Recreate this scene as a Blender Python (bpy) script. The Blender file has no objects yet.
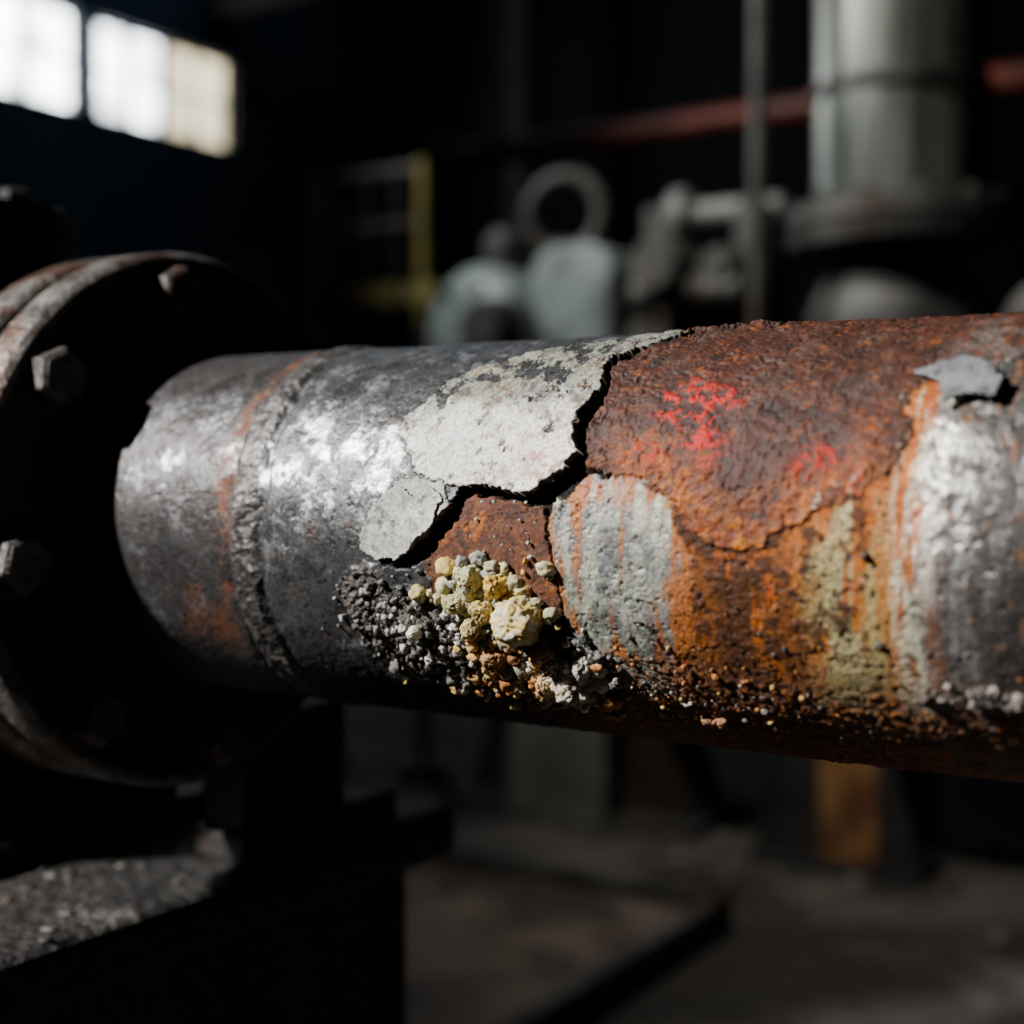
import bpy, bmesh, math, random
import numpy as np
from mathutils import Vector, Matrix
random.seed(7); rng=np.random.RandomState(5)
sc=bpy.context.scene
R=0.15; Y0=0.951; Z0=1.1
# ------------------------------------------------------------------ camera
cam=bpy.data.objects.new('camera',bpy.data.cameras.new('camera'));sc.collection.objects.link(cam);sc.camera=cam
cam.data.lens=50;cam.data.sensor_width=36
cam.location=(0,0,1.157);cam.rotation_euler=(math.radians(90-2.13),0,math.radians(33))
cam.data.dof.use_dof=True;cam.data.dof.focus_distance=0.98;cam.data.dof.aperture_fstop=2.3
cam.data.clip_start=0.02
# ------------------------------------------------------------------ helpers
def link(o,parent=None):
    sc.collection.objects.link(o)
    if parent: o.parent=parent
    return o
def empty(name,loc=(0,0,0)):
    e=bpy.data.objects.new(name,None);e.location=loc;e.empty_display_size=.1;sc.collection.objects.link(e)
    bpy.context.view_layer.update();return e
def N(nt,t,**k):
    n=nt.nodes.new(t)
    for a,b in k.items(): setattr(n,a,b)
    return n
def mat(name,c1,c2,scale=8,rough=.6,metal=0.,bump=.3,c3=None,c3amt=.55,dist=.004,stretch=None):
    m=bpy.data.materials.new(name);m.use_nodes=True;nt=m.node_tree;b=nt.nodes['Principled BSDF']
    tc=N(nt,'ShaderNodeTexCoord');src=tc.outputs['Object']
    if stretch:
        ms=N(nt,'ShaderNodeMapping');ms.inputs['Scale'].default_value=stretch;nt.links.new(src,ms.inputs[0]);src=ms.outputs[0]
    n=N(nt,'ShaderNodeTexNoise');n.inputs['Scale'].default_value=scale;n.inputs['Detail'].default_value=8;n.inputs['Roughness'].default_value=.65
    nt.links.new(src,n.inputs['Vector'])
    cr=N(nt,'ShaderNodeValToRGB');cr.color_ramp.elements[0].position=.35;cr.color_ramp.elements[1].position=.65
    cr.color_ramp.elements[0].color=(*c1,1);cr.color_ramp.elements[1].color=(*c2,1)
    nt.links.new(n.outputs['Fac'],cr.inputs[0])
    out=cr.outputs[0]
    if c3:
        n2=N(nt,'ShaderNodeTexNoise');n2.inputs['Scale'].default_value=scale*.45;n2.inputs['Detail'].default_value=9;n2.inputs['Roughness'].default_value=.7
        mp=N(nt,'ShaderNodeMapping');mp.inputs['Location'].default_value=(3.1,7.7,1.3)
        nt.links.new(src,mp.inputs[0]);nt.links.new(mp.outputs[0],n2.inputs['Vector'])
        r2=N(nt,'ShaderNodeValToRGB');r2.color_ramp.elements[0].position=c3amt-.04;r2.color_ramp.elements[1].position=c3amt+.05
        nt.links.new(n2.outputs['Fac'],r2.inputs[0])
        mx=N(nt,'ShaderNodeMixRGB');mx.inputs[2].default_value=(*c3,1)
        nt.links.new(r2.outputs[0],mx.inputs[0]);nt.links.new(out,mx.inputs[1]);out=mx.outputs[0]
    nt.links.new(out,b.inputs['Base Color'])
    b.inputs['Metallic'].default_value=metal
    mr=N(nt,'ShaderNodeMapRange');mr.inputs[3].default_value=rough-.12;mr.inputs[4].default_value=min(1,rough+.15)
    nt.links.new(n.outputs['Fac'],mr.inputs[0]);nt.links.new(mr.outputs[0],b.inputs['Roughness'])
    nb=N(nt,'ShaderNodeTexNoise');nb.inputs['Scale'].default_value=scale*4;nb.inputs['Detail'].default_value=6
    nt.links.new(tc.outputs['Object'],nb.inputs['Vector'])
    bp=N(nt,'ShaderNodeBump');bp.inputs['Strength'].default_value=bump;bp.inputs['Distance'].default_value=dist
    nt.links.new(nb.outputs['Fac'],bp.inputs['Height']);nt.links.new(bp.outputs[0],b.inputs['Normal'])
    return m
def bm_obj(name,bm,m,parent=None,smooth=False,loc=None,bevel=0):
    me=bpy.data.meshes.new(name);bmesh.ops.recalc_face_normals(bm,faces=bm.faces[:]);bm.to_mesh(me);bm.free()
    if m: me.materials.append(m)
    o=bpy.data.objects.new(name,me);link(o,parent)
    if loc: o.location=loc
    if smooth:
        for p in me.polygons:p.use_smooth=True
        me.set_sharp_from_angle(angle=math.radians(38))
    if bevel:
        b=o.modifiers.new('bevel','BEVEL');b.width=bevel;b.segments=2;b.limit_method='ANGLE'
    return o
def box(bm,x0,x1,y0,y1,z0,z1):
    M=Matrix.Translation(((x0+x1)/2,(y0+y1)/2,(z0+z1)/2))@Matrix.Diagonal((x1-x0,y1-y0,z1-z0,1))
    return bmesh.ops.create_cube(bm,size=1,matrix=M)['verts']
def lathe(bm,prof,M=Matrix.Identity(4),seg=48):
    rings=[]
    for a,r in prof:
        rings.append([bm.verts.new(M@Vector((r*math.cos(2*math.pi*i/seg),r*math.sin(2*math.pi*i/seg),a))) for i in range(seg)] if r>1e-6 else [bm.verts.new(M@Vector((0,0,a)))])
    for A,B in zip(rings,rings[1:]):
        for i in range(seg):
            j=(i+1)%seg
            if len(A)==1 and len(B)==1: continue
            if len(A)==1: bm.faces.new((A[0],B[j],B[i]))
            elif len(B)==1: bm.faces.new((A[i],A[j],B[0]))
            else: bm.faces.new((A[i],A[j],B[j],B[i]))
def axM(p,d):
    return Matrix.Translation(p)@Vector(d).to_track_quat('Z','Y').to_matrix().to_4x4()
def rod(bm,p,q,r,seg=16):
    p=Vector(p);q=Vector(q);L=(q-p).length
    lathe(bm,[(0,0),(0,r),(L,r),(L,0)],axM(p,q-p),seg)
def torus(bm,M,R1,r1,s1=32,s2=12,a0=0,a1=2*math.pi):
    full=abs(a1-a0-2*math.pi)<1e-5
    n=s1 if full else s1+1;rings=[]
    for i in range(n):
        a=a0+(a1-a0)*i/s1
        rings.append([bm.verts.new(M@Vector(((R1+r1*math.cos(2*math.pi*k/s2))*math.cos(a),(R1+r1*math.cos(2*math.pi*k/s2))*math.sin(a),r1*math.sin(2*math.pi*k/s2)))) for k in range(s2)])
    for i in range(s1):
        A=rings[i];B=rings[(i+1)%n] if full else rings[i+1]
        for k in range(s2):
            bm.faces.new((A[k],B[k],B[(k+1)%s2],A[(k+1)%s2]))
# ------------------------------------------------------------------ noise
perm=rng.permutation(256);perm=np.concatenate([perm,perm,perm])
G=rng.normal(size=(256,3));G/=np.linalg.norm(G,axis=1)[:,None];G=G.astype(np.float32)
def perlin(p):
    i=np.floor(p).astype(np.int64);f=(p-i).astype(np.float32);i&=255
    u=f*f*f*(f*(f*6-15)+10)
    out=0
    for dx in (0,1):
        wx=u[:,0] if dx else 1-u[:,0];px=perm[i[:,0]+dx]
        for dy in (0,1):
            wy=u[:,1] if dy else 1-u[:,1];py=perm[(px+i[:,1]+dy)]
            for dz in (0,1):
                wz=u[:,2] if dz else 1-u[:,2]
                g=G[perm[py+i[:,2]+dz]]
                out=out+wx*wy*wz*(g[:,0]*(f[:,0]-dx)+g[:,1]*(f[:,1]-dy)+g[:,2]*(f[:,2]-dz))
    return out
def fbm(p,scale,octv=4,seed=0,gain=.55):
    q=p/scale+seed*17.31;a=1;s=0;t=0
    for o in range(octv):
        s=s+a*perlin(q);t+=a;q=q*2.03+5.7;a*=gain
    return s/t*1.9
def sm(a,b,x):
    t=np.clip((x-a)/(b-a),0,1);return t*t*(3-2*t)
def segdist(U,V,pts,closed=True,w=None):
    n=len(pts);best=np.full(U.shape,1e9,np.float32)
    for i in range(n if closed else n-1):
        ax,ay=pts[i];bx,by=pts[(i+1)%n];dx,dy=bx-ax,by-ay;L=dx*dx+dy*dy+1e-9
        t=np.clip(((U-ax)*dx+(V-ay)*dy)/L,0,1)
        d=np.hypot(U-ax-t*dx,V-ay-t*dy)
        if w is not None: d=d-(w[i]+(w[(i+1)%n]-w[i])*t)
        best=np.minimum(best,d)
    return best
def sdpoly(U,V,pts):
    ins=np.zeros(U.shape,bool);n=len(pts)
    for i in range(n):
        ax,ay=pts[i];bx,by=pts[(i+1)%n]
        if ay==by: continue
        c=((ay>V)!=(by>V))&(U<(bx-ax)*(V-ay)/(by-ay)+ax);ins^=c
    d=segdist(U,V,pts);return np.where(ins,d,-d)
def surf(U,V,h=0):
    a=V/150.;r=.15+h/1000.
    return np.stack([U/1000.,Y0-r*np.cos(a),Z0+r*np.sin(a)],-1)
# ------------------------------------------------------------------ pipe surface layout (mm along axis, mm around)
A=[(-633,80),(-631,93),(-614,110),(-611,125),(-597,141),(-575,157),(-553,173),(-510,186),(-473,194),(-458,225),(-446,190),(-458,162),(-474,146),(-479,127),(-470,110),(-481,97),(-488,88),(-479,72),(-478,56),(-487,45),(-505,35),(-529,38),(-550,39),(-570,37),(-593,44),(-607,47),(-613,62)]
A2=[(-641,17),(-624,44),(-593,43),(-576,38),(-573,25),(-582,11),(-599,-2),(-615,-15),(-641,-13),(-651,-7),(-647,6)]
CR=[(-374,202),(-406,199),(-437,200),(-450,174),(-463,156),(-477,138),(-471,114),(-478,95),(-479,79),(-472,61),(-480,44),(-494,32),(-516,32),(-541,36),(-565,33),(-572,18),(-587,2),(-608,-14),(-620,-21)]
CRw=[1.5,3,4.5,4.5,4.5,3.5,4.5,6,5.5,5,7.5,6,3.5,2.6,3.5,4.5,6,5.5,1.5]
CR2=[(-494,30),(-494,10),(-488,-16),(-485,-37),(-481,-62),(-463,-76)];CR2w=[3.2,1.6,1.1,1.2,.9,.3]
CR3=[(-476,50),(-465,50),(-448,46)];CR3w=[3,1.6,.5]
CR4=[(-385,-118),(-395,-92),(-417,-55),(-428,-46)];CR4w=[.3,.8,1.1,.3]
C=[(-480,142),(-458,162),(-442,206),(-430,330),(60,330),(60,150),(-203,135),(-221,120),(-250,119),(-258,107),(-262,91),(-257,71),(-265,52),(-281,38),(-299,30),(-317,21),(-335,11),(-351,2),(-368,2),(-381,4),(-393,13),(-396,25),(-408,37),(-427,43),(-448,48),(-465,51),(-473,72),(-476,92),(-468,110)]
D=[(-572,31),(-540,34),(-516,30),(-494,29),(-494,10),(-488,-16),(-484,-40),(-478,-62),(-507,-68),(-533,-39),(-557,-34),(-584,-42),(-594,-25),(-598,-11),(-580,4)]
E=[(-493,33),(-467,44),(-426,41),(-405,31),(-398,13),(-388,-6),(-390,-31),(-388,-66),(-419,-80),(-462,-72),(-477,-58),(-484,-37),(-488,-10),(-492,17)]
xs=np.concatenate([np.linspace(-.985,-.15,1050),np.linspace(-.145,1.3,90)])*1000
ss=np.concatenate([np.linspace(-205,245,580),np.linspace(245,737,62)[1:-1]])
nx,ns=len(xs),len(ss)
Ug,Vg=np.meshgrid(xs,ss,indexing='ij');U=Ug.ravel().astype(np.float32);V=Vg.ravel().astype(np.float32)
P=surf(U,V).astype(np.float32)*1000
fb=lambda s,o,seed,g=.55: fbm(P,s,o,seed,g)
w1,w2=fb(30,5,1,.64),fb(30,5,3,.64)
f1,f2=fb(8,4,2,.62),fb(8,4,4,.62)
jU=w1*7+f1*4.5; jV=w2*7+f2*4.5
Uw,Vw=U+jU,V+jV
dA=sdpoly(Uw,Vw,A);dA2=sdpoly(Uw,Vw,A2);dD=sdpoly(Uw,Vw,D);dE=sdpoly(Uw,Vw,E)
w3=fb(18,6,101,.72)
dC=sdpoly(Uw+w3*9*sm(-330,-280,U),Vw+w3*8,C)
Uc,Vc=U+jU*.85,V+jV*.85
nL=fb(70,4,5);nM=fb(22,5,6,.6);nF=fb(6,4,7,.65);nG=fb(35,6,8,.68);nT=fb(2.6,2,9);nK=fb(13,5,12,.68);nQ=fb(4.5,4,13,.7)
dcr=segdist(Uc,Vc,CR,False,CRw)+nF*1.5
dcr2=np.minimum(np.minimum(segdist(Uc,Vc,CR2,False,CR2w),segdist(Uc,Vc,CR3,False,CR3w)),segdist(Uc,Vc,CR4,False,CR4w))
wear=(.36-fb(17,6,90,.72)-.34*sm(88,150,V)-.12*sm(-550,-610,U))*26
wear2=(.44-fb(14,6,92,.72))*22
dA=np.minimum(dA,np.where(dcr<9,99,wear));dA2=np.minimum(dA2,wear2)
st=np.stack([U,V*.13,V*0],-1);sN=fbm(st,16,4,3,.6);sN2=fbm(st,5,4,5,.65)
def pt(u,v,r): return np.exp(-((Uw-u)**2+(Vw-v)**2)/(r*r))
def lerp(c,d,m):
    d=np.asarray(d,np.float32)
    if d.ndim==1:d=d[None,:]
    return c+(d-c)*m[:,None]
n_=len(U)
# --- grey painted steel, left and centre
g=.075+.05*nM+.03*nL+.02*nQ
col=np.stack([g,g*1.01,g*1.04],-1).astype(np.float32)
met=np.full(n_,.6,np.float32);rgh=.38+.10*nM;h=nL*.8+nM*.28+nF*.12+nQ*.07;bmp=np.full(n_,.38,np.float32)
hl_paint=.30*np.exp(-((U+715)/55)**2-((V-66)/38)**2)+.22*np.exp(-((U+650)/40)**2-((V-50)/35)**2)+.16*np.exp(-((U+845)/50)**2-((V-90)/40)**2)  # highlight spots painted into the steel colour
br=sm(.05,.50,nG+.5*nK+.2*nF+hl_paint-.07);col=lerp(col,(.56,.565,.58),br*.85);met+=br*.35;rgh-=br*.05
dk=sm(.04,.32,nK+.3*nL-.2*hl_paint);col=lerp(col,(.018,.017,.017),dk*.88);met-=dk*.3;rgh+=dk*.14;h+=dk*.15
sk=sm(.20,.30,fb(8,5,14,.72));col=lerp(col,(.03,.024,.021),sk*.75);h-=sk*.35
bs=sm(.18,.48,fb(16,6,15,.72));col=lerp(col,(.09,.05,.032),bs*.6);met*=1-bs*.5
lf=sm(-765,-790,U)
col=lerp(col,(.05,.042,.039),lf*.42)
band=np.exp(-((Uw+788)/8)**2)*sm(-60,0,V)
rb=np.clip(band*(.25+1.4*nM+.7*nF),0,1)
col=lerp(col,(.18,.05,.010),rb);met*=1-rb;rgh+=.3*rb;bmp+=rb*.4
rp=np.clip((pt(-831,-48,15)+pt(-803,-73,24)+pt(-845,-80,18)+pt(-790,-45,10)+pt(-778,40,8)+pt(-815,-100,22)+.6*pt(-795,150,30))*1.2+nF*.7+nK*.4-.6,0,1)
col=lerp(col,(.10,.03,.010),rp);met*=1-rp;rgh+=.3*rp;h-=rp*.8;bmp+=rp*.5
# --- streaked zone to the right (colour varies along the pipe axis)
key=np.array([-520,-470,-445,-425,-408,-392,-372,-345,-322,-306,-292,-280,-268,-254,-240,-225,-208,-190,-150,0,200,1300],float)
kc=np.array([(.20,.22,.22),(.27,.30,.30),(.22,.24,.24),(.34,.34,.24),(.33,.14,.035),(.20,.065,.012),(.075,.028,.012),(.09,.032,.010),(.22,.07,.012),(.34,.28,.12),(.40,.36,.18),(.33,.26,.11),(.36,.12,.016),(.66,.60,.42),(.66,.64,.58),(.36,.35,.33),(.13,.12,.115),(.08,.075,.07),(.2,.18,.17),(.15,.12,.1),(.2,.18,.17),(.15,.12,.1)])
Us=U+sN*24+sN2*10+nM*9+nK*7
sc_=np.stack([np.interp(Us,key,kc[:,k]) for k in range(3)],-1).astype(np.float32)
sc_*=(1+.42*nM+.36*nF+.4*nK)[:,None]
right=np.clip(sm(-495,-487,U+jU*.3),0,1)
right*=1-sm(230,300,V)
silv=sm(-266,-240,Us)
col=lerp(col,sc_,right);met=met*(1-right)+right*(.08+.68*silv);rgh=rgh*(1-right)+right*(.48-.12*silv+.08*nM)
bmp=bmp*(1-right)+right*(.55-.2*silv);h+=right*nQ*.14
sdk=right*silv*sm(-.08,.26,nK*1.1+.35*nG+.3*sN);col=lerp(col,(.035,.03,.028),sdk*.85);met-=sdk*.4;rgh+=sdk*.12
sbr=right*silv*sm(.12,.46,sN2*.6+.6*nM+.4*nF);col=lerp(col,(.22,.085,.025),sbr*.8);met*=1-sbr*.7
og=right*sm(.02,.42,sN*.9+.6*sN2+.3*np.exp(-np.abs(dC)/22)+.15*nM)*(1-sm(-252,-228,U))*sm(-115,-50,V)*(.30+.70*sm(-470,-400,U))
og=np.clip(og+right*.95*np.exp(-np.abs(np.minimum(dC,0))/12)*sm(-.35,.25,sN2+nM)*(1-sm(-270,-240,U)),0,1)
col=lerp(col,np.stack([.38+.12*nM+.10*nF,.088+.075*nM+.05*nF,.003+.006*nF],-1),og*.95);rgh+=og*.12;bmp+=og*.2
brn=right*sm(-.04,.32,nK*.9+nM*.5+.25*nF+.22*np.exp(-((U+362)/48)**2)-.05)*(1-sm(-285,-240,U))*(1-sm(-.5,1.2,dE)*.85)
col=lerp(col,np.stack([.045+.04*nF,.016+.012*nF,.006+0*nF],-1),brn*.92);bmp+=brn*.35;h+=brn*(.4+.55*nF)
pits=sm(.26,.42,fb(5.5,3,21))*right*(1-silv*.4);col=lerp(col,(.028,.013,.008),pits*.85);h-=pits*.75
# bottom: dark pitted rust
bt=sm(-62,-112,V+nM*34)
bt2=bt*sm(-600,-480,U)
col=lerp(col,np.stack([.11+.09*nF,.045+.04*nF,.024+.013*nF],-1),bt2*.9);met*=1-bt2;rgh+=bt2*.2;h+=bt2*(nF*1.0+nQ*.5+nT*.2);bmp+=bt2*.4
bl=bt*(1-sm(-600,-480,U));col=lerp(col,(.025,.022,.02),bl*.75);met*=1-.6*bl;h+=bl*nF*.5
rs=bt2*sm(.08,.42,nF+nM*.6);col=lerp(col,(.38,.12,.02),rs*.8)
# grey-blue panel E
e=sm(-.3,.9,dE);eg=.20+.10*nM+.09*nK
ec=np.stack([eg*.90,eg*1.0,eg*1.03],-1);est=sm(.05,.5,sN*1.0+.5*sN2+.35*nM+.55*np.exp(-np.maximum(dE,0)/12)*.8)
ec=lerp(ec,(.54,.52,.36),sm(-.3,.3,-sN+.4*nM)*.5)
ec=lerp(ec,(.05,.053,.053),sm(-.04,.28,nG+.4*nK)*.7)
ec=lerp(ec,(.34,.10,.012),est*.9)
col=lerp(col,ec,e*.95);met=met*(1-e)+.2*e;h+=e*.6;bmp=bmp*(1-e)+.4*e
# exposed primer rust D
d=sm(-.5,1.,dD)
dc=np.stack([.11+.07*nM+.06*nF,.04+.028*nM+.03*nF,.02+.013*nM],-1)
dc=lerp(dc,(.30,.09,.015),sm(.12,.45,nK));dc=lerp(dc,(.025,.019,.016),sm(.0,.35,fb(12,5,33,.7))*.8)
col=lerp(col,dc,d);met*=1-d;rgh=rgh*(1-d)+.75*d;h+=d*(-.9+nF*.35+nQ*.2);bmp=bmp*(1-d)+.65*d
wsp=d*sm(.62,.7,fb(5,2,31));col=lerp(col,(.5,.52,.55),wsp)
# pale paint patches
for dd,bc,k in ((dA,(.72,.71,.66),1),(dA2,(.38,.38,.33),2)):
    a=sm(-.3,.4,dd)
    ac=np.asarray(bc,np.float32)[None,:]*(1+.28*nM+.25*nF+.3*nK)[:,None]
    if k==1:
        up=sm(82,122,V+nM*30);ac=lerp(ac,np.stack([.19+.13*nM+.08*nK,.205+.13*nM+.08*nK,.16+.10*nM],-1),up*.92)
        d1=sm(.04,.24,fb(15,6,41,.74)-.22*sm(110,65,V));ac=lerp(ac,(.07,.064,.057),d1*.8)
        pk=pt(-500,60,28);ac=lerp(ac,(.62,.31,.23),np.clip(pk*.9*sm(-.2,.4,nF+nM),0,1))
    b_=sm(.0,.32,nF*.7+nM*.7)*.85*np.exp(-np.maximum(dd,0)/16);ac=lerp(ac,(.14,.07,.035),b_)
    col=lerp(col,ac,a);met*=1-a;rgh=rgh*(1-a)+.45*a;bmp=bmp*(1-a)+.5*a
    h+=a*(.7+.2*nK+.15*nF+.5*np.exp(-np.maximum(dd,0)/2.5)+(2.3+2.6*nM)*np.exp(-np.maximum(dcr,0)/8))
    ed=np.exp(-((dd+.5)/1.1)**2);col=lerp(col,(.02,.017,.014),np.clip(ed*.85,0,1))
# red / maroon upper paint C
c=sm(-.3,.5,dC)
cc=np.stack([.055+.03*nM+.025*nF,.018+.010*nM+.008*nF,.011+.006*nM],-1)
cc=lerp(cc,(.075,.048,.038),sm(.05,.45,nG+.2*nF)*.65)
cc=lerp(cc,(.020,.011,.008),sm(-.05,.30,fb(12,6,44,.72))*.85)
cc=lerp(cc,(.20,.055,.007),sm(.14,.40,fb(10,6,46,.72))*.8)
orr=np.clip(sm(44,4,dC+nM*18)*sm(-468,-430,U)*(1-sm(-290,-255,U))*sm(110,60,V)*(.7+1.2*nM+.9*nF+.5*nK),0,1)
cc=lerp(cc,np.stack([.34+.15*nF,.075+.085*nF+.05*nM,.0015+.002*nF],-1),orr)
cc=lerp(cc,(.026,.009,.005),sm(-.06,.22,fb(9,6,45,.74))*orr*.92)
rr=np.zeros(n_)
for (u,v,r) in [(-404,99,16),(-388,65,13),(-380,102,9),(-314,55,9),(-282,45,7),(-412,103,12),(-429,62,9),(-395,83,11),(-300,62,6)]: rr+=pt(u,v,r)
rr=np.clip(rr*1.4,0,1)*sm(.03,.13,nF*.7+nK*.8+nM*.2)
cc=lerp(cc,np.stack([.42+.1*nF,.006+.003*nF,.002+0*nF],-1),rr*.96)
wh=sm(16,1,dC)*sm(-345,-315,U)*sm(.18,.34,nK*.8+nM*.5+nF*.3);cc=lerp(cc,(.66,.58,.44),wh*.85)
cc=lerp(cc,(.15,.135,.12),sm(-262,-215,Uw)*sm(205,150,V)*.8*sm(-.25,.3,nG+nK*.5))
col=lerp(col,cc,c);met*=1-c;rgh=rgh*(1-c)+(.56+.14*nK)*c;bmp=bmp*(1-c)+.6*c
h+=c*(.8+.5*np.exp(-np.maximum(dC,0)/4)*(.5+1.5*nM)*(1-sm(-310,-275,U))+nF*.25+nQ*.14+.4*nM+.55*sm(.12,.24,fb(16,5,47,.62))+(1.6+1.8*nM)*np.exp(-np.maximum(dcr,0)/8))
edge=np.exp(-((dC+.5)/1.3)**2);col=lerp(col,(.014,.009,.007),np.clip(edge*.9,0,1)*(.3+.7*sm(-.2,.15,nM+nK*.5)))
h+=3.6*np.exp(-((U+410)/42)**2-((V-206)/14)**2)*sm(-.4,.5,nM+nF*.5+.2)
# weld bead : wide, flat, corroded
bc=U+765+fb(34,4,50,.62)*6
rip=np.cos(2*math.pi*(V+.03*bc*bc)/9+nM*7.)*sm(-.3,.4,nM+.2)
bead=np.exp(-(bc/12.5)**4)
h+=bead*(2.0+.2*rip+nK*1.6+nF*.7+nM*.8)+1.2*np.exp(-((bc-9)/4.)**2)*(.5+1.6*nM)+.8*np.exp(-((bc+11)/3.)**2)*(.5+1.4*nK)-.9*np.exp(-((np.abs(bc)-17)/3)**2)
bcol=np.stack([.12+.07*nF+.01*rip+.09*nM]*3,-1)*np.array([1.,.93,.87])
bcol=lerp(bcol,(.035,.03,.027),sm(-.05,.25,nK));col=lerp(col,bcol,bead*.8);bmp+=bead*.3
# granular scale field under the split
gr=np.clip(pt(-640,-66,34)+pt(-600,-85,38)+pt(-555,-80,38)+pt(-520,-80,36)+.7*pt(-495,-100,26)+.6*pt(-660,-40,18),0,1)
gr=sm(.35,.8,gr+nM*.4)
h+=gr*(1.2+fb(9,4,60,.65)*5+nF*2+nQ*1.)
col=lerp(col,np.stack([.085+.09*nF+.1*nT,.07+.08*nF+.1*nT,.058+.07*nF+.09*nT],-1),gr*.9);met*=1-gr;rgh+=gr*.3;bmp+=gr*.5
# cracks
ridge=np.abs(fb(26,4,95,.6));thin=sm(.024,.006,ridge)*np.clip(sm(34,8,dcr)*1.0+sm(0,3,dA)*.6*sm(.05,.25,nM),0,1)
ridge2=np.abs(fb(40,5,96,.6));thin=np.maximum(thin,sm(.016,.004,ridge2)*c*sm(.0,.25,nL+nM*.3)*.9)
ridge3=np.abs(fb(30,5,97,.6));thin=np.maximum(thin,sm(.018,.004,ridge3)*right*sm(70,20,np.hypot(U+430,V+50))*.9)
cm=sm(.7,-.7,dcr);cm2=sm(.6,-.6,dcr2)
h-=cm*9+cm2*4+thin*.9
bk=np.clip(sm(1.2,-.3,dcr)+sm(.8,-.5,dcr2)+thin*.9,0,1)
col=lerp(col,(.010,.008,.007),bk);met*=1-bk;rgh+=bk*.4
wt=sm(.55,.70,fb(8,2,80));h+=wt*.9*(U>-600);col=lerp(col,(.05,.03,.02),wt*.7*(U>-560))
col=np.clip(col,.0015,.9);rgh=np.clip(rgh,.24,.95);met=np.clip(met,0,1);bmp=np.clip(bmp,.1,1)
pos=surf(U,V,h)
idx=np.arange(nx*ns).reshape(nx,ns);nxt=np.roll(idx,-1,axis=1)
F4=np.stack([idx[:-1],nxt[:-1],nxt[1:],idx[1:]],-1).reshape(-1,4)
def np_mesh(name,pos,F,m,parent=None,col=None,prm=None,smooth=True):
    me=bpy.data.meshes.new(name);k=F.shape[1]
    me.vertices.add(len(pos));me.vertices.foreach_set('co',pos.astype(np.float32).ravel())
    me.loops.add(F.size);me.loops.foreach_set('vertex_index',F.ravel().astype(np.int32))
    me.polygons.add(len(F));me.polygons.foreach_set('loop_start',np.arange(0,F.size,k,dtype=np.int32))
    me.polygons.foreach_set('use_smooth',np.full(len(F),smooth))
    me.update(calc_edges=True)
    for nm,dat in (('Col',col),('Prm',prm)):
        if dat is not None:
            at=me.attributes.new(nm,'FLOAT_COLOR','POINT');at.data.foreach_set('color',np.concatenate([dat,np.ones((len(dat),1))],1).astype(np.float32).ravel())
    me.materials.append(m);return link(bpy.data.objects.new(name,me),parent)
def attr_mat(name,fine=420,vary=.45,bump=.5,prm=True,rough=.7,spec=.5):
    m=bpy.data.materials.new(name);m.use_nodes=True;nt=m.node_tree;b=nt.nodes['Principled BSDF'];L=nt.links.new
    b.inputs['Specular IOR Level'].default_value=spec
    a=N(nt,'ShaderNodeAttribute',attribute_name='Col');tc=N(nt,'ShaderNodeTexCoord')
    n=N(nt,'ShaderNodeTexNoise');n.inputs['Scale'].default_value=fine;n.inputs['Detail'].default_value=6;n.inputs['Roughness'].default_value=.7;L(tc.outputs['Object'],n.inputs['Vector'])
    mr=N(nt,'ShaderNodeMapRange');mr.inputs[1].default_value=.3;mr.inputs[2].default_value=.7;mr.inputs[3].default_value=1-vary;mr.inputs[4].default_value=1+vary;L(n.outputs['Fac'],mr.inputs[0])
    mu=N(nt,'ShaderNodeMixRGB',blend_type='MULTIPLY');mu.inputs[0].default_value=1;L(a.outputs['Color'],mu.inputs[1]);L(mr.outputs[0],mu.inputs[2]);L(mu.outputs[0],b.inputs['Base Color'])
    n2=N(nt,'ShaderNodeTexNoise');n2.inputs['Scale'].default_value=fine*.8;n2.inputs['Detail'].default_value=8;n2.inputs['Roughness'].default_value=.7;L(tc.outputs['Object'],n2.inputs['Vector'])
    bp=N(nt,'ShaderNodeBump');bp.inputs['Strength'].default_value=bump;bp.inputs['Distance'].default_value=.0012;L(n2.outputs['Fac'],bp.inputs['Height']);L(bp.outputs[0],b.inputs['Normal'])
    if prm:
        p=N(nt,'ShaderNodeAttribute',attribute_name='Prm');sp=N(nt,'ShaderNodeSeparateColor');L(p.outputs['Color'],sp.inputs[0]);L(sp.outputs[0],b.inputs['Metallic']);L(sp.outputs[2],bp.inputs['Strength'])
        ad=N(nt,'ShaderNodeMath',operation='MULTIPLY_ADD');ad.inputs[1].default_value=.25;L(n.outputs['Fac'],ad.inputs[0])
        sb=N(nt,'ShaderNodeMath',operation='SUBTRACT');sb.inputs[1].default_value=.12;L(sp.outputs[1],sb.inputs[0]);L(sb.outputs[0],ad.inputs[2]);L(ad.outputs[0],b.inputs['Roughness'])
    else: b.inputs['Roughness'].default_value=rough
    return m
pipe_root=empty('rusted_steel_pipe',(0,0,0))
np_mesh('pipe_shell',pos,F4,attr_mat('corroded_pipe_skin',vary=.6,spec=.28),pipe_root,col,np.stack([met,rgh,bmp],-1))
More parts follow.
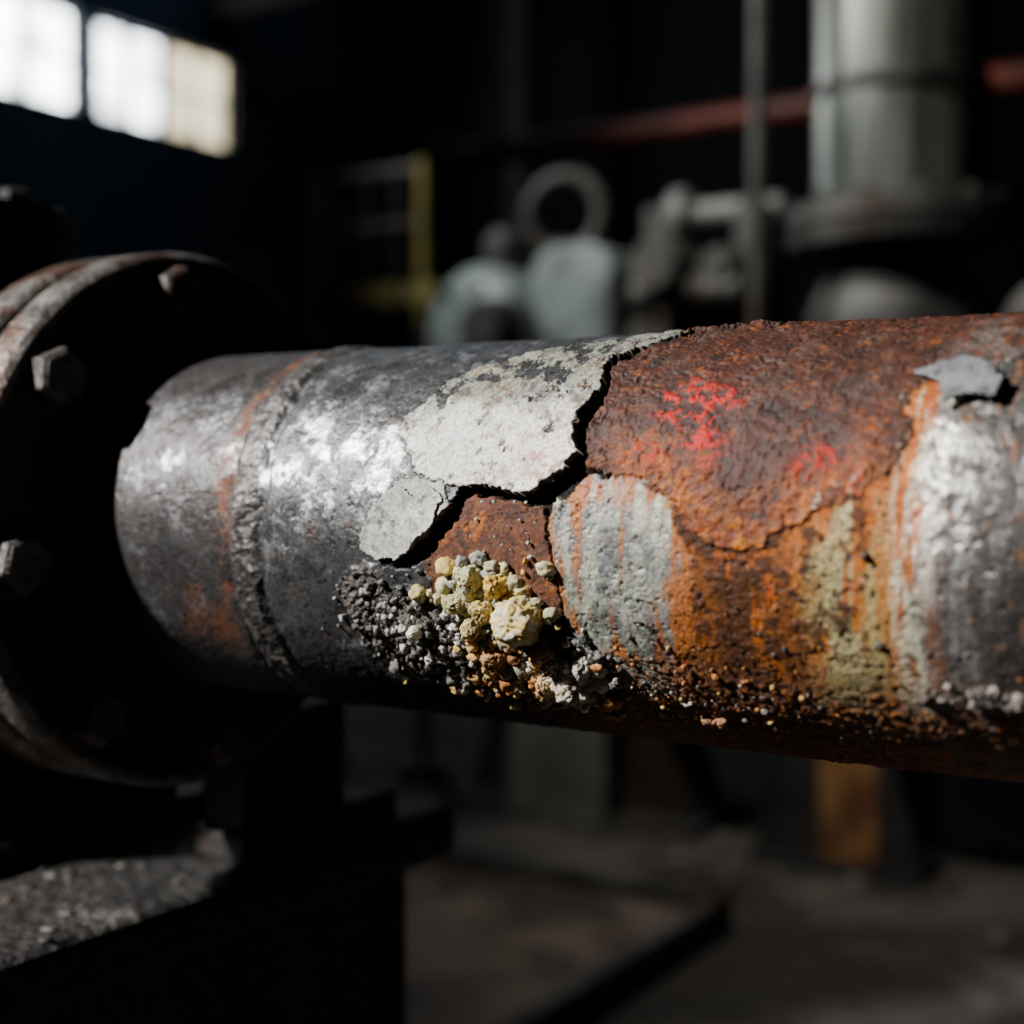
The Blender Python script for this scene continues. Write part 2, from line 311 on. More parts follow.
# ---- loose flakes standing off the pipe
def flake(name,poly,lift,thick,colr,seed,parent,step=1.0,c2=(.1,.09,.08)):
    pu=[p[0] for p in poly];pv=[p[1] for p in poly]
    us=np.arange(min(pu)-6,max(pu)+6,step);vs=np.arange(min(pv)-6,max(pv)+6,step)
    a,b=np.meshgrid(us,vs,indexing='ij');u=a.ravel().astype(np.float32);v=b.ravel().astype(np.float32)
    Q=surf(u,v)*1000
    ju=fbm(Q,10,5,seed,.65)*5;jv=fbm(Q,10,5,seed+1,.65)*5
    dd=sdpoly(u+ju,v+jv,poly)
    hh=lift(u,v,dd)+fbm(Q,14,4,seed+2)*.9+fbm(Q,5,4,seed+8)*.4
    id_=np.arange(len(u)).reshape(a.shape)
    F=np.stack([id_[:-1,:-1],id_[:-1,1:],id_[1:,1:],id_[1:,:-1]],-1).reshape(-1,4)
    keep=(dd[F]>0).all(1);F=F[keep];used=np.unique(F);mp=-np.ones(len(u),int);mp[used]=np.arange(len(used));F=mp[F]
    n1=fbm(Q,10,4,seed+3)[used];n2=fbm(Q,3,3,seed+4)[used]
    cl=np.asarray(colr)[None,:]*(1+.5*n1+.3*n2)[:,None]
    cl=lerp(cl,c2,sm(.02,.32,fbm(Q,9,5,seed+6,.68)[used])*.85)
    o=np_mesh(name,surf(u,v,hh)[used],F,flake_mat,parent,np.clip(cl,.01,.9))
    s=o.modifiers.new('s','SOLIDIFY');s.thickness=thick/1000;s.offset=0
    return o
flake_mat=attr_mat('paint_flake_skin',prm=False,rough=.45,bump=.6)
flake('lifted_scale_chip',[(-262,118),(-245,126),(-222,124),(-206,106),(-210,93),(-226,97),(-240,88),(-242,104)],lambda u,v,d:5+.08*(u+260),1.6,(.15,.155,.165),5,pipe_root,c2=(.05,.048,.046))
flake('curled_paint_flap',[(-641,17),(-630,32),(-618,38),(-600,32),(-590,38),(-578,32),(-583,11),(-599,-2),(-615,-15),(-641,-13),(-651,-7),(-647,6)],lambda u,v,d:1.8+5*np.exp(-((u+585)**2+(v-2)**2)/(16**2))+1.5*np.exp(-np.maximum(d,0)/5),.7,(.38,.38,.33),9,pipe_root,.9,(.10,.09,.08))
# ---- mineral deposits
def ico(sub):
    bm=bmesh.new();bmesh.ops.create_icosphere(bm,subdivisions=sub,radius=1)
    v=np.array([x.co[:] for x in bm.verts]);f=np.array([[q.index for q in x.verts] for x in bm.faces]);bm.free();return v,f
I2,I3,I5=ico(2),ico(3),ico(5)
PV=[];PF=[];PC=[];off=0
def blob(u,v,r,c,c2=None,sub=None,hh=None,rough=.75,sq=None):
    global off
    if sub is None: sub=I3 if r>2 else I2
    tv,tf=sub;sd=rng.rand()*100
    q=tv*1.15+sd
    dsp=1+rough*fbm(q,1.0,4 if sub is not I5 else 6,1,.66)
    if sq is None: sq=(random.uniform(.7,1.3),random.uniform(.7,1.2),random.uniform(.7,1.2))
    p=tv*dsp[:,None]*r*np.array(sq)
    base=surf(np.array([float(u)]),np.array([float(v)]),(hh if hh is not None else .8+r*.25))[0]
    PV.append(base+p/1000.);PF.append(tf+off);off+=len(tv)
    cc=np.tile(np.asarray(c,float),(len(tv),1))*(1+.5*fbm(q,.5,3,2))[:,None]
    if c2 is not None:
        m=sm(-.05,.25,fbm(q,.55,4,7,.65));cc=lerp(cc,c2,m)
    PC.append(np.clip(cc,.01,.95))
def scat(n,u,v,su,sv,r0,r1,cols,pw=2):
    for i in range(n):
        k=random.random()**pw
        blob(random.gauss(u,su),random.gauss(v,sv),r0+(r1-r0)*k,random.choice(cols))
gy=[(.05,.043,.036),(.09,.08,.07),(.22,.21,.19),(.06,.047,.038),(.14,.125,.11),(.44,.43,.40)]
ye=[(.58,.42,.10),(.46,.38,.14),(.60,.52,.28),(.38,.34,.2),(.50,.28,.06)]
orr_=[(.36,.12,.02),(.46,.18,.03),(.22,.07,.02),(.55,.33,.10)]
pg=[(.54,.50,.40),(.38,.34,.27),(.70,.66,.58)]
scat(170,-636,-60,20,17,.7,3.4,gy)
scat(160,-600,-80,22,18,.8,4.2,gy+[(.50,.49,.44),(.5,.48,.40)])
scat(90,-570,-78,15,18,1,4.4,gy+pg)
scat(80,-560,-38,14,11,1.2,6.5,ye+[(.3,.3,.26)],1.4)
scat(60,-522,-36,15,12,1.2,6.0,ye,1.3)
scat(110,-545,-88,18,13,1,5.8,orr_+ye[:2]+gy[:3],1.6)
scat(90,-518,-96,18,12,1,5.5,orr_+pg,1.6)
scat(100,-492,-102,16,13,1.2,6.5,pg+orr_[1:2],1.4)
scat(54,-476,-86,10,10,1,5.5,pg+gy)
scat(130,-540,-120,38,12,.8,5.,pg+orr_+ye[:2]+gy[:2])
scat(200,-430,-106,60,20,.35,2.1,orr_+gy[:3]+pg[:1])
scat(80,-300,-70,70,40,.3,1.2,gy[:4]+orr_[:3])
scat(14,-515,15,24,14,.5,1.7,[(.5,.52,.55),(.4,.4,.4)])
blob(-516,-50,18,(.62,.44,.12),(.66,.60,.44),I5,9,.5,(1,1,.95))
blob(-531,-28,9.5,(.60,.40,.07),(.42,.22,.04),I5,6,.6)
blob(-552,-24,9,(.44,.42,.22),(.54,.48,.28),I5,6,.6)
blob(-568,-42,9,(.44,.38,.18),(.3,.26,.13),I5,6,.65)
blob(-545,-46,9,(.58,.42,.12),(.35,.30,.14),I5,6,.65)
blob(-558,-60,8,(.50,.40,.16),(.25,.2,.1),I5,6,.65)
blob(-608,-66,6.5,(.78,.80,.62),(.66,.66,.46),I5,7,.3)
blob(-505,-74,9,(.38,.22,.07),(.2,.1,.04),I5,5,.7)
blob(-476,-84,7.5,(.70,.68,.60),(.4,.38,.33),I5,6,.65)
blob(-490,-102,10,(.60,.54,.42),(.36,.25,.14),I5,6,.7)
blob(-512,-104,8,(.54,.40,.20),(.40,.18,.05),I5,6,.7)
blob(-548,-82,8,(.42,.2,.06),(.2,.1,.04),I5,5,.7)
for k in range(70): blob(-213+random.gauss(0,12),-84+random.gauss(0,3.5),random.uniform(.6,3.2),random.choice([(.12,.10,.085),(.30,.26,.23),(.07,.05,.04)]),rough=1.)
for k in range(16): blob(-392+random.gauss(0,8),-131+random.gauss(0,2),random.uniform(1,3.4),(.3,.14,.06),rough=.9)
for (u,v,r) in [(-276,1,3.2),(-270,-52,2.6),(-249,-90,2.),(-330,-60,1.6),(-352,-100,2.)]: blob(u,v,r,(.07,.06,.055),sub=I3,hh=1)
np_mesh('mineral_deposit_crust',np.concatenate(PV),np.concatenate(PF),attr_mat('mineral_crust',fine=520,vary=.4,bump=.8,prm=False,rough=.62),None,np.concatenate(PC))
# ------------------------------------------------------------------ flange pair
iron=mat('cast_iron_shade_tone',(.014,.013,.0125),(.035,.032,.03),40,.6,.3,.5,(.04,.025,.018),.58,.0015)  # flange face shade put into this dark tone; valve castings share it
iron_edge=mat('lit_rim_steel',(.035,.029,.026),(.22,.205,.19),38,.44,.5,.9,(.075,.038,.024),.52,.003)  # lit look of the rim put into a brighter colour, with rust patches
boltm=mat('bolt_steel',(.035,.032,.03),(.14,.132,.125),60,.5,.5,.8,(.07,.036,.023),.53,.0025)
fl=empty('bolted_pipe_flange',(-1.0,Y0,Z0))
def chl(o,root):
    o.parent=root;o.matrix_parent_inverse=root.matrix_world.inverted();return o
XF=-0.966
MX=axM(Vector((0,Y0,Z0)),(1,0,0))
def fdisc(name,xa,xb,r,mm):
    bm=bmesh.new();b=.004
    lathe(bm,[(xa,.152),(xa,r-b*1.5),(xa+b,r-b*.4),(xa+b*2,r),(xb-b*2,r),(xb-b,r-b*.4),(xb,r-b*1.5),(xb,r-.012)],MX,160)
    o=bm_obj(name,bm,mm,None,True);chl(o,fl)
fdisc('front_flange_ring',XF-.042,XF,.247,iron_edge)
fdisc('rear_flange_ring',XF-.106,XF-.058,.247,iron_edge)
bm=bmesh.new();lathe(bm,[(XF,.2355),(XF-.001,.233),(XF-.001,.172),(XF+.006,.156),(XF+.006,.147)],MX,160);chl(bm_obj('front_face',bm,iron,None,True),fl)
bm=bmesh.new();lathe(bm,[(XF-.07,.15),(XF-.07,.212),(XF-.036,.212),(XF-.036,.15)],MX,96);chl(bm_obj('gasket',bm,iron,None,True),fl)
def hexbolt(bm,c,d,r=.026,hgt=.021,washer=True,rot=0,stud=False):
    M=axM(Vector(c),d)@Matrix.Rotation(rot,4,'Z')
    if washer: lathe(bm,[(0,0),(0,r*1.15),(.002,r*1.13),(.002,0)],M,32)
    z0=.002;prof=[(z0,r*.98),(z0+.001,r),(z0+hgt*.78,r),(z0+hgt,r*.80)]
    rings=[[bm.verts.new(M@Vector((q*math.cos(i*math.pi/3),q*math.sin(i*math.pi/3),a))) for i in range(6)] for a,q in prof]
    for A_,B_ in zip(rings,rings[1:]):
        for i in range(6): bm.faces.new((A_[i],A_[(i+1)%6],B_[(i+1)%6],B_[i]))
    bm.faces.new(rings[-1]);bm.faces.new(rings[0][::-1])
    if stud: lathe(bm,[(z0+hgt-.003,.013),(z0+hgt+.014,.013),(z0+hgt+.017,.010),(z0+hgt+.017,0)],M,20)
bm=bmesh.new();bm2=bmesh.new()
for k in range(8):
    a=math.radians(99+44.3*k);rc=.208;y=Y0+rc*math.cos(a);z=Z0+rc*math.sin(a)
    hexbolt(bm,(XF-.001,y,z),(1,0,0),rot=random.random())
    hexbolt(bm,(XF-.106,y,z),(-1,0,0),rot=random.random(),stud=True)
    rod(bm2,(XF-.108,y,z),(XF-.002,y,z),.012)
o=bm_obj('hex_bolts',bm,boltm,None,False,bevel=.0025);chl(o,fl);chl(bm_obj('bolt_shanks',bm2,iron,None,True),fl)
# ------------------------------------------------------------------ valve body behind flange
gv=empty('cast_iron_valve',(-1.4,Y0,.8))
bm=bmesh.new()
lathe(bm,[(XF-.1065,.145),(XF-.1065,.165),(XF-.16,.165),(XF-.24,.19),(XF-.30,.25),(XF-.40,.285),(XF-.52,.285),(XF-.62,.25),(XF-.70,.2),(XF-.8,.18),(XF-.8,.247),(XF-.86,.247),(XF-.86,.0)],MX,72)
o=bm_obj('valve_body',bm,iron,None,True);chl(o,gv)
bm=bmesh.new();cx=XF-.46
lathe(bm,[(Z0+.15,.15),(Z0+.27,.14),(Z0+.27,.19),(Z0+.295,.19),(Z0+.298,.18),(Z0+.30,.19),(Z0+.325,.19),(Z0+.33,.12),(Z0+.345,.06),(Z0+.35,0)],Matrix.Translation((cx,Y0,0)),64)
for k in range(8):
    a=k*math.pi/4+.2;hexbolt(bm,(cx+.165*math.cos(a),Y0+.165*math.sin(a),Z0+.325),(0,0,1),r=.018,hgt=.014)
chl(bm_obj('bolted_cover',bm,iron,None,True),gv)
ZB=.752
bm=bmesh.new()
box(bm,-1.62,-1.16,.76,1.20,ZB,ZB+.03)
box(bm,-1.5,-1.22,.82,1.10,ZB+.025,.90)
for y in (.80,.95,1.12):
    v=[bm.verts.new(p) for p in [(-1.18,y-.012,ZB+.025),(-1.6,y-.012,ZB+.025),(-1.5,y-.012,.90),(-1.23,y-.012,.90),(-1.18,y+.012,ZB+.025),(-1.6,y+.012,ZB+.025),(-1.5,y+.012,.90),(-1.23,y+.012,.90)]]
    for f in [(0,1,2,3),(7,6,5,4),(0,4,5,1),(1,5,6,2),(2,6,7,3),(3,7,4,0)]: bm.faces.new([v[i] for i in f])
chl(bm_obj('valve_foot',bm,iron,None,False,bevel=.004),gv)
bm=bmesh.new()
box(bm,XF-.10,XF-.02,1.03,1.28,ZB,ZB+.03);box(bm,XF-.09,XF-.03,1.04,1.2,ZB+.02,.895)
chl(bm_obj('flange_saddle',bm,iron,None,False,bevel=.005),gv)
# ------------------------------------------------------------------ pedestal
pedm=mat('oily_pedestal_concrete',(.010,.009,.0085),(.032,.029,.027),16,.5,.1,1.,(.10,.09,.08),.60,.012)
ped=empty('machine_pedestal',(-1.35,.95,0))
bm=bmesh.new();box(bm,-1.72,-.985,.60,1.30,0,.70);chl(bm_obj('pedestal_column',bm,pedm,None,False,bevel=.012),ped)
bm=bmesh.new();box(bm,-1.75,-.955,.57,1.36,.692,ZB);o=bm_obj('cap_slab',bm,pedm,None,False,bevel=.018);o.modifiers['bevel'].segments=4;chl(o,ped)
PV=[];PF=[];PC=[];off=0
def rock(x,y,z,r,c,sub=I2,flat=.6):
    global off
    tv,tf=sub;q=tv*1.2+rng.rand()*90;p=tv*(1+.8*fbm(q,.9,3,1))[:,None]*r*np.array([1,1,flat])
    PV.append(p+np.array([x,y,z+r*flat*.4]));PF.append(tf+off);off+=len(tv);PC.append(np.clip(np.tile(np.asarray(c,float),(len(tv),1))*(1+.3*fbm(q,.4,2,3))[:,None],.01,.9))
for i in range(200):
    rock(random.uniform(-1.15,-.972),random.uniform(.60,.98),ZB,.0008+.007*random.random()**4,random.choice([(.025,.022,.02),(.05,.043,.037),(.10,.09,.08),(.05,.03,.018)]),flat=.35)
np_mesh('scale_debris',np.concatenate(PV),np.concatenate(PF),attr_mat('debris_skin',prm=False,rough=.6),None,np.concatenate(PC))
# ------------------------------------------------------------------ room shell
wallm=mat('sooty_wall',(.010,.011,.0125),(.022,.024,.027),1.2,.85,0,.4)
wall_haze=mat('blue_haze_wall',(.03,.045,.062),(.07,.09,.115),.8,.85,0,.4)  # bluish window haze painted in as a lighter wall colour
floorm=mat('dirty_concrete_floor',(.06,.053,.047),(.15,.133,.118),1.8,.75,0,.5,(.03,.026,.023),.52,.015)
X0,X1,YA,YB,H=-8,4,-3,10.5,6.2
def slab(name,a,m):
    bm=bmesh.new();box(bm,*a);return bm_obj(name,bm,m)
slab('floor',(X0-.2,X1+.2,YA-.2,YB+.2,-.2,0),floorm)
slab('ceiling',(X0-.2,X1+.2,YA-.2,YB+.2,H,H+.2),wallm)
slab('wall_back',(X0-.2,X1+.2,YB,YB+.2,0,H),wallm)
slab('wall_front',(X0-.2,X1+.2,YA-.2,YA,0,H),wallm)
slab('wall_right',(X1,X1+.2,YA,YB,0,H),wallm)
bm=bmesh.new();z0,z1=3.60,4.28
box(bm,X0-.2,X0,YA,YB,0,z0);box(bm,X0-.2,X0,YA,YB,z1,H)
wins=[(5.1,6.78),(6.95,8.30)]
ys=[YA]+[v for w in wins for v in w]+[YB]
for a,b in zip(ys[::2],ys[1::2]): box(bm,X0-.2,X0,a,b,z0,z1)
bm_obj('wall_left',bm,wall_haze)
def pane_mat(name,c,e):
    m=bpy.data.materials.new(name);m.use_nodes=True;nt=m.node_tree;b=nt.nodes['Principled BSDF'];tc=N(nt,'ShaderNodeTexCoord')
    n=N(nt,'ShaderNodeTexNoise');n.inputs['Scale'].default_value=3;nt.links.new(tc.outputs['Object'],n.inputs['Vector'])
    r=N(nt,'ShaderNodeValToRGB');r.color_ramp.elements[0].color=(*[x*.3 for x in c],1);r.color_ramp.elements[1].color=(*c,1);r.color_ramp.elements[0].position=.35;r.color_ramp.elements[1].position=.62
    nt.links.new(n.outputs['Fac'],r.inputs[0]);nt.links.new(r.outputs[0],b.inputs['Emission Color']);b.inputs['Emission Strength'].default_value=e;b.inputs['Base Color'].default_value=(.5,.5,.5,1);return m
pw=pane_mat('daylit_frosted_glass',(.9,.96,1.),16);py=pane_mat('daylit_grimy_glass',(1.,.86,.58),3.4)
frm=mat('window_frame_steel',(.03,.03,.03),(.06,.06,.06),10)
for i,(a,b) in enumerate(wins):
    w=empty('window_%d'%(i+1),(X0-.08,(a+b)/2,3.94))
    mid=(a+b)/2 if i==0 else 7.62
    for (p,q,mm) in ((a,mid,pw),(mid,b,pw if i==0 else py)):
        bm=bmesh.new();box(bm,X0-.11,X0-.10,p,q,z0,z1);chl(bm_obj('pane',bm,mm),w)
    bm=bmesh.new()
    for y in (a,(a+mid)/2,mid,(mid+b)/2,b): box(bm,X0-.10,X0-.06,y-.016,y+.016,z0,z1)
    for z in (z0,3.94,z1): box(bm,X0-.10,X0-.06,a,b,z-.014,z+.014)
    chl(bm_obj('frame',bm,frm),w)
steel=mat('dark_structural_steel',(.02,.02,.021),(.05,.048,.046),6,.7,.2,.3)
for i,x in enumerate((-6.2,-3.2,0.2)):
    bm=bmesh.new();box(bm,x-.1,x+.1,9.6,9.62,0,H);box(bm,x-.1,x+.1,9.8,9.82,0,H);box(bm,x-.01,x+.01,9.6,9.82,0,H);bm_obj('steel_column',bm,steel)
bm=bmesh.new();box(bm,X0,X1,7.9,8.1,4.9,4.93);box(bm,X0,X1,7.99,8.01,4.6,4.9);box(bm,X0,X1,7.9,8.1,4.57,4.6);bm_obj('crane_beam',bm,steel)
# red service pipe hung from the roof
redm=mat('red_oxide_pipe',(.16,.03,.017),(.28,.05,.027),9,.5,.1,.3,(.07,.032,.025),.56)
bm=bmesh.new();rod(bm,(-3.75,5.22,2.50),(X1-.02,5.22,2.50),.052,24)
lathe(bm,[(0,0),(0,.09),(.03,.09),(.03,0)],axM(Vector((-3.77,5.22,2.50)),(1,0,0)),24)
for x in (-3.5,-.4,2.4):
    lathe(bm,[(0,.05),(0,.08),(.03,.08),(.03,.05)],axM(Vector((x,5.22,2.50)),(1,0,0)),24);rod(bm,(x+.015,5.22,2.55),(x+.015,5.22,H),.008,8)
bm_obj('overhead_service_pipe',bm,redm,None,True)
# ------------------------------------------------------------------ machine bed with pedestals
bedm=mat('grimy_machine_grey',(.035,.035,.033),(.13,.128,.12),5,.55,.2,.4,(.06,.038,.027),.55)
pale=mat('pale_machine_paint',(.14,.15,.14),(.30,.31,.29),5,.55,.05,.4,(.06,.045,.04),.56)
mint=mat('mint_green_machine_paint',(.17,.215,.205),(.38,.44,.42),4,.45,.05,.3,(.07,.07,.065),.54)
orange=mat('rusty_orange_steel',(.34,.13,.035),(.48,.27,.10),6,.6,.1,.4,(.12,.05,.03),.53)
yel=mat('yellow_guard_paint',(.20,.17,.04),(.38,.32,.08),6,.6,.0,.3,(.04,.03,.025),.52)
bed=empty('machine_bed',(-1.8,4.0,0))
bm=bmesh.new();box(bm,-2.95,-.62,3.62,4.45,.98,1.16);box(bm,-2.98,-.60,3.58,4.49,1.13,1.175)
for x in (-2.8,-1.9,-.9): box(bm,x-.04,x+.04,3.64,4.43,.8,.99)
chl(bm_obj('bed_frame',bm,bedm,None,False,bevel=.01),bed)
def gus(bm,x,dx,y0,y1,z0,z1):
    v=[bm.verts.new(p) for p in [(x,y0,z0),(x+dx,y0,z0),(x,y0,z1),(x,y1,z0),(x+dx,y1,z0),(x,y1,z1)]]
    for f in [(0,1,2),(3,5,4),(0,3,4,1),(1,4,5,2),(2,5,3,0)]: bm.faces.new([v[i] for i in f])
bm=bmesh.new();box(bm,-2.5,-2.14,3.82,4.3,0,.98);chl(bm_obj('pale_pedestal',bm,pale,None,False,bevel=.015),bed)
bm=bmesh.new();gus(bm,-2.5,-.25,3.95,4.2,0,.7);gus(bm,-2.14,.25,3.95,4.2,0,.7);box(bm,-2.8,-1.85,3.86,4.28,0,.04);chl(bm_obj('buttress_plates',bm,bedm),bed)
bm=bmesh.new();box(bm,-1.44,-1.27,3.80,3.95,.03,.98);chl(bm_obj('orange_leg',bm,orange,None,False,bevel=.008),bed)
bm=bmesh.new();gus(bm,-1.44,-.2,3.8,3.84,0.03,.55);gus(bm,-1.27,.13,3.8,3.84,.03,.5);box(bm,-1.64,-1.14,3.76,4.0,0,.03);box(bm,-1.42,-1.27,4.2,4.35,0,.98);box(bm,-.78,-.65,4.1,4.4,0,.98);chl(bm_obj('leg_gussets',bm,steel),bed)
# vertical vessel
vs=empty('vertical_pressure_vessel',(-1.30,4.0,1.2))
M0=Matrix.Translation((-1.285,3.99,0))
vm=mat('galvanised_vessel',(.10,.115,.105),(.62,.66,.58),1.6,.36,.7,.3,(.12,.07,.045),.53,.004,(6,6,.5))  # shading bands of the shell painted as vertical streaks, plus rust
bm=bmesh.new();lathe(bm,[(1.86,.20),(1.86,.235),(H,.235)],M0,64);chl(bm_obj('vessel_shell',bm,vm,None,True),vs)
bm=bmesh.new();lathe(bm,[(2.17,.235),(2.17,.247),(2.20,.247),(2.20,.235)],M0,64);lathe(bm,[(1.75,0),(1.75,.31),(1.79,.315),(1.80,.3),(1.81,.315),(1.86,.31),(1.86,.2)],M0,64)
for k in range(12):
    a=k*math.pi/6;hexbolt(bm,(-1.285+.275*math.cos(a),3.99+.275*math.sin(a),1.86),(0,0,1),r=.025,hgt=.02)
lathe(bm,[(1.76,.14),(1.70,.15),(1.65,.22),(1.55,.26),(1.42,.26),(1.3,.22),(1.22,.24),(1.175,.25)],M0,48)
chl(bm_obj('vessel_flange_and_bulb',bm,bedm,None,True),vs)
# conduit
bm=bmesh.new();rod(bm,(-1.575,3.66,1.175),(-1.575,3.66,H),.022,20)
for z in (1.18,2.9,4.4): lathe(bm,[(z,.022),(z,.034),(z+.05,.034),(z+.05,.022)],Matrix.Translation((-1.575,3.66,0)),20)
bm_obj('vertical_conduit',bm,bedm,None,True)
# mint gear motor
mo=empty('mint_gear_motor',(-2.45,3.95,1.2))
def rbox(bm,x0,x1,y0,y1,z0,z1,rt,seg=10):
    w=(x1-x0)/2;rt=min(rt,w);pts=[(x0,z0),(x1,z0)]
    for i in range(seg+1): a=math.pi/2*i/seg;pts.append((x1-rt+rt*math.cos(a),z1-rt+rt*math.sin(a)))
    for i in range(seg+1): a=math.pi/2+math.pi/2*i/seg;pts.append((x0+rt+rt*math.cos(a),z1-rt+rt*math.sin(a)))
    f=[bm.verts.new((x,y0,z)) for x,z in pts];b=[bm.verts.new((x,y1,z)) for x,z in pts];n=len(pts)
    bm.faces.new(f);bm.faces.new(b[::-1])
    for i in range(n): bm.faces.new((f[i],b[i],b[(i+1)%n],f[(i+1)%n]))
bm=bmesh.new()
rbox(bm,-2.40,-2.11,3.80,4.2,1.18,1.82,.10)
lathe(bm,[(0,0),(0,.14),(.02,.19),(.06,.22),(.3,.22),(.34,.19),(.34,0)],axM(Vector((-2.62,3.74,1.56)),(.25,1,0)),48)
box(bm,-2.86,-2.36,3.80,4.15,1.2,1.42)
chl(bm_obj('gear_housing',bm,mint,None,True,bevel=.01),mo)
bm=bmesh.new();lathe(bm,[(0,0),(0,.07),(.03,.09),(.12,.1),(.12,0)],axM(Vector((-2.46,3.60,1.56)),(0,1,0)),32)
for k in range(6):
    a=k*math.pi/3;hexbolt(bm,(-2.62+.16*math.cos(a),3.745,1.56+.16*math.sin(a)),(0,-1,0),r=.02)
box(bm,-2.90,-2.08,3.7,4.25,1.176,1.21)
chl(bm_obj('hub_and_bolts',bm,steel,None,True),mo)
bm=bmesh.new();torus(bm,axM(Vector((-2.33,3.9,1.93)),(.2,-1,0)),.12,.028,40,14);rod(bm,(-2.33,3.9,1.75),(-2.33,3.9,1.85),.045)
lathe(bm,[(0,0),(.0,.07),(.1,.08),(.14,.05),(.14,0)],Matrix.Translation((-2.55,3.9,1.76)),24)
chl(bm_obj('lifting_eye',bm,bedm,None,True),mo)
# line shaft with bearings
lsn=empty('line_shaft_assembly',(-1.8,3.95,1.2))
bm=bmesh.new();rod(bm,(-2.07,3.98,1.90),(-1.63,3.98,1.90),.04,24)
lathe(bm,[(0,.045),(0,.085),(.05,.085),(.05,.045)],axM(Vector((-1.98,3.98,1.90)),(1,0,0)),32)
chl(bm_obj('shaft',bm,pale,None,True),lsn)
bm=bmesh.new()
for x in (-2.0,-1.70):
    rbox(bm,x-.05,x+.05,3.9,4.06,1.176,1.93,.05)
rbox(bm,-2.06,-1.64,3.80,4.1,1.176,1.60,.1);rod(bm,(-2.0,3.76,1.64),(-1.66,3.76,1.64),.05);rod(bm,(-1.9,3.76,1.2),(-1.9,3.76,1.66),.03)
lathe(bm,[(0,0),(0,.07),(.03,.08),(.12,.08),(.15,.05),(.15,0)],axM(Vector((-1.90,3.66,1.72)),(0,1,0)),32)
lathe(bm,[(0,0),(0,.055),(.03,.065),(.12,.065),(.12,0)],axM(Vector((-1.74,3.72,1.70)),(.3,1,0)),32)
rod(bm,(-1.90,3.7,1.72),(-1.92,3.95,1.74),.045);rod(bm,(-1.72,3.75,1.70),(-1.70,3.95,1.70),.04)
chl(bm_obj('bearing_blocks',bm,bedm,None,True),lsn)
# pump at right
pu=empty('centrifugal_pump',(-.8,4.0,1.2))
bm=bmesh.new();lathe(bm,[(0,0),(0,.1),(.03,.14),(.12,.16),(.2,.14),(.22,.08),(.4,.08),(.4,0)],axM(Vector((-.80,3.72,1.48)),(0,1,0)),40);box(bm,-.87,-.73,3.75,4.1,1.176,1.4)
rod(bm,(-.75,3.85,1.5),(-.75,3.85,2.3),.06);lathe(bm,[(2.1,.06),(2.1,.11),(2.16,.11),(2.16,.06)],Matrix.Translation((-.75,3.85,0)),32)
chl(bm_obj('pump_casing',bm,bedm,None,True),pu)
# guard rail
gd=empty('yellow_guard_rail',(-3.2,4.1,0))
bm=bmesh.new()
for x in (-3.52,-3.04): rod(bm,(x,4.1,0),(x,4.1,2.22),.022,16);box(bm,x-.07,x+.07,4.03,4.17,0,.05)
box(bm,-3.50,-2.98,4.08,4.12,1.71,1.79);chl(bm_obj('posts_and_kick_bar',bm,yel,None,True),gd)
bm=bmesh.new()
rod(bm,(-3.52,4.1,2.19),(-3.04,4.1,2.19),.022);rod(bm,(-3.52,4.1,2.0),(-3.04,4.1,2.0),.015);rod(bm,(-3.52,4.1,.9),(-3.04,4.1,.9),.02)
for x in (-3.4,-3.28,-3.16): rod(bm,(x,4.1,1.8),(x,4.1,2.19),.009)
chl(bm_obj('grey_rails',bm,bedm,None,True),gd)
# motor on floor
bm=bmesh.new();lathe(bm,[(0,0),(0,.1),(.03,.14),(.38,.14),(.41,.1),(.45,.05),(.45,0)],axM(Vector((-3.2,4.75,.2)),(1,.25,0)),40);box(bm,-3.12,-2.85,4.7,4.95,0,.1)
lathe(bm,[(.2,.06),(.42,.06),(.42,.09),(.45,.09),(.45,0)],Matrix.Translation((-3.0,4.8,0)),24)
bm_obj('floor_mounted_motor',bm,pale,None,True)
# skid frame on floor
sk=empty('steel_skid_frame',(-2.3,2.4,0))
rustp=mat('rusty_plate',(.08,.058,.045),(.22,.17,.135),4,.65,.1,.4,(.045,.033,.027),.52)
bm=bmesh.new();xa,xb,ya,yb=-3.2,-1.43,1.5,3.20
for (a,b,c_,d_) in ((xb-.05,xb,ya,yb),(xa,xa+.05,ya,yb),(xa,xb,yb-.05,yb),(xa,xb,ya,ya+.05)):
    box(bm,a,b,c_,d_,0,.085)
chl(bm_obj('channel_rails',bm,bedm,None,False,bevel=.004),sk)
bm=bmesh.new();box(bm,xa+.05,xb-.05,ya+.05,yb-.05,0,.045);chl(bm_obj('deck_plate',bm,rustp),sk)
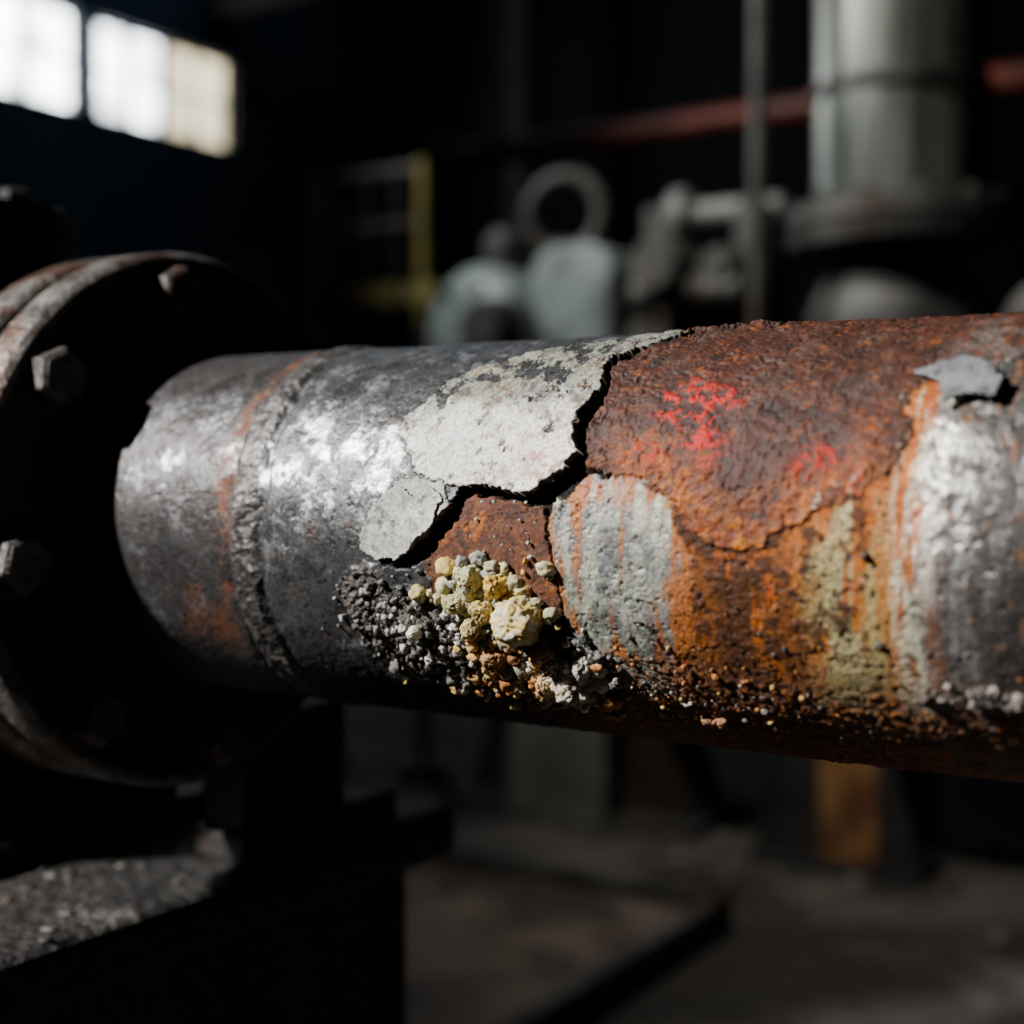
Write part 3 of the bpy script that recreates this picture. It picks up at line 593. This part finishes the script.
# light litter
PV=[];PF=[];PC=[];off=0
for i in range(130):
    if i%2: x,y=random.gauss(-1.85,.25),random.gauss(3.75,.12)
    else: x,y=random.uniform(-3.,.5),random.uniform(1.4,6)
    if y<3.25 and x<-1.4: continue
    rock(x,y,0,.005+.04*random.random()**3,random.choice([(.08,.075,.07),(.16,.15,.14)]),flat=.4)
np_mesh('floor_rubble',np.concatenate(PV),np.concatenate(PF),flake_mat,None,np.concatenate(PC))
# pipe stand at far end
bm=bmesh.new();box(bm,1.0,1.2,.8,1.1,0,.03);box(bm,1.06,1.14,.9,1.0,.03,.9)
torus(bm,axM(Vector((1.1,Y0,Z0)),(1,0,0)),.172,.018,40,10);rod(bm,(1.1,Y0,.85),(1.1,Y0,.93),.03)
bm_obj('pipe_stand',bm,steel,None,True)
# ------------------------------------------------------------------ lights
def spot(name,loc,tgt,e,ang,blend,size,c=(1,1,1)):
    l=bpy.data.lights.new(name,'SPOT');l.energy=e;l.spot_size=math.radians(ang);l.spot_blend=blend;l.shadow_soft_size=size;l.color=c
    o=bpy.data.objects.new(name,l);o.location=loc;o.rotation_euler=(Vector(loc)-Vector(tgt)).to_track_quat('Z','Y').to_euler();sc.collection.objects.link(o)
spot('work_lamp_key',(-2.72,-1.6,3.30),(-.65,.9,1.0),2050,32,.35,.06,(1,.985,.96))
spot('bay_lamp_machines',(-4.6,1.2,4.8),(-1.8,4.3,2.1),720,36,.7,.15,(.98,1,.98))
spot('bay_lamp_floor',(-2.2,1.6,5.2),(-.8,4.1,0),480,44,.9,.12,(1,.95,.88))
l=bpy.data.lights.new('blue_fill_light','AREA');l.energy=15;l.size=3;l.color=(.5,.74,1);o=bpy.data.objects.new('blue_fill_light',l);o.location=(-6,6.5,6.1);sc.collection.objects.link(o)  # added bluish fill that lifts the dark areas, not a real fixture
w=bpy.data.worlds.new('dim_air');sc.world=w;w.use_nodes=True;w.node_tree.nodes['Background'].inputs[0].default_value=(.5,.6,.75,1);w.node_tree.nodes['Background'].inputs[1].default_value=.01
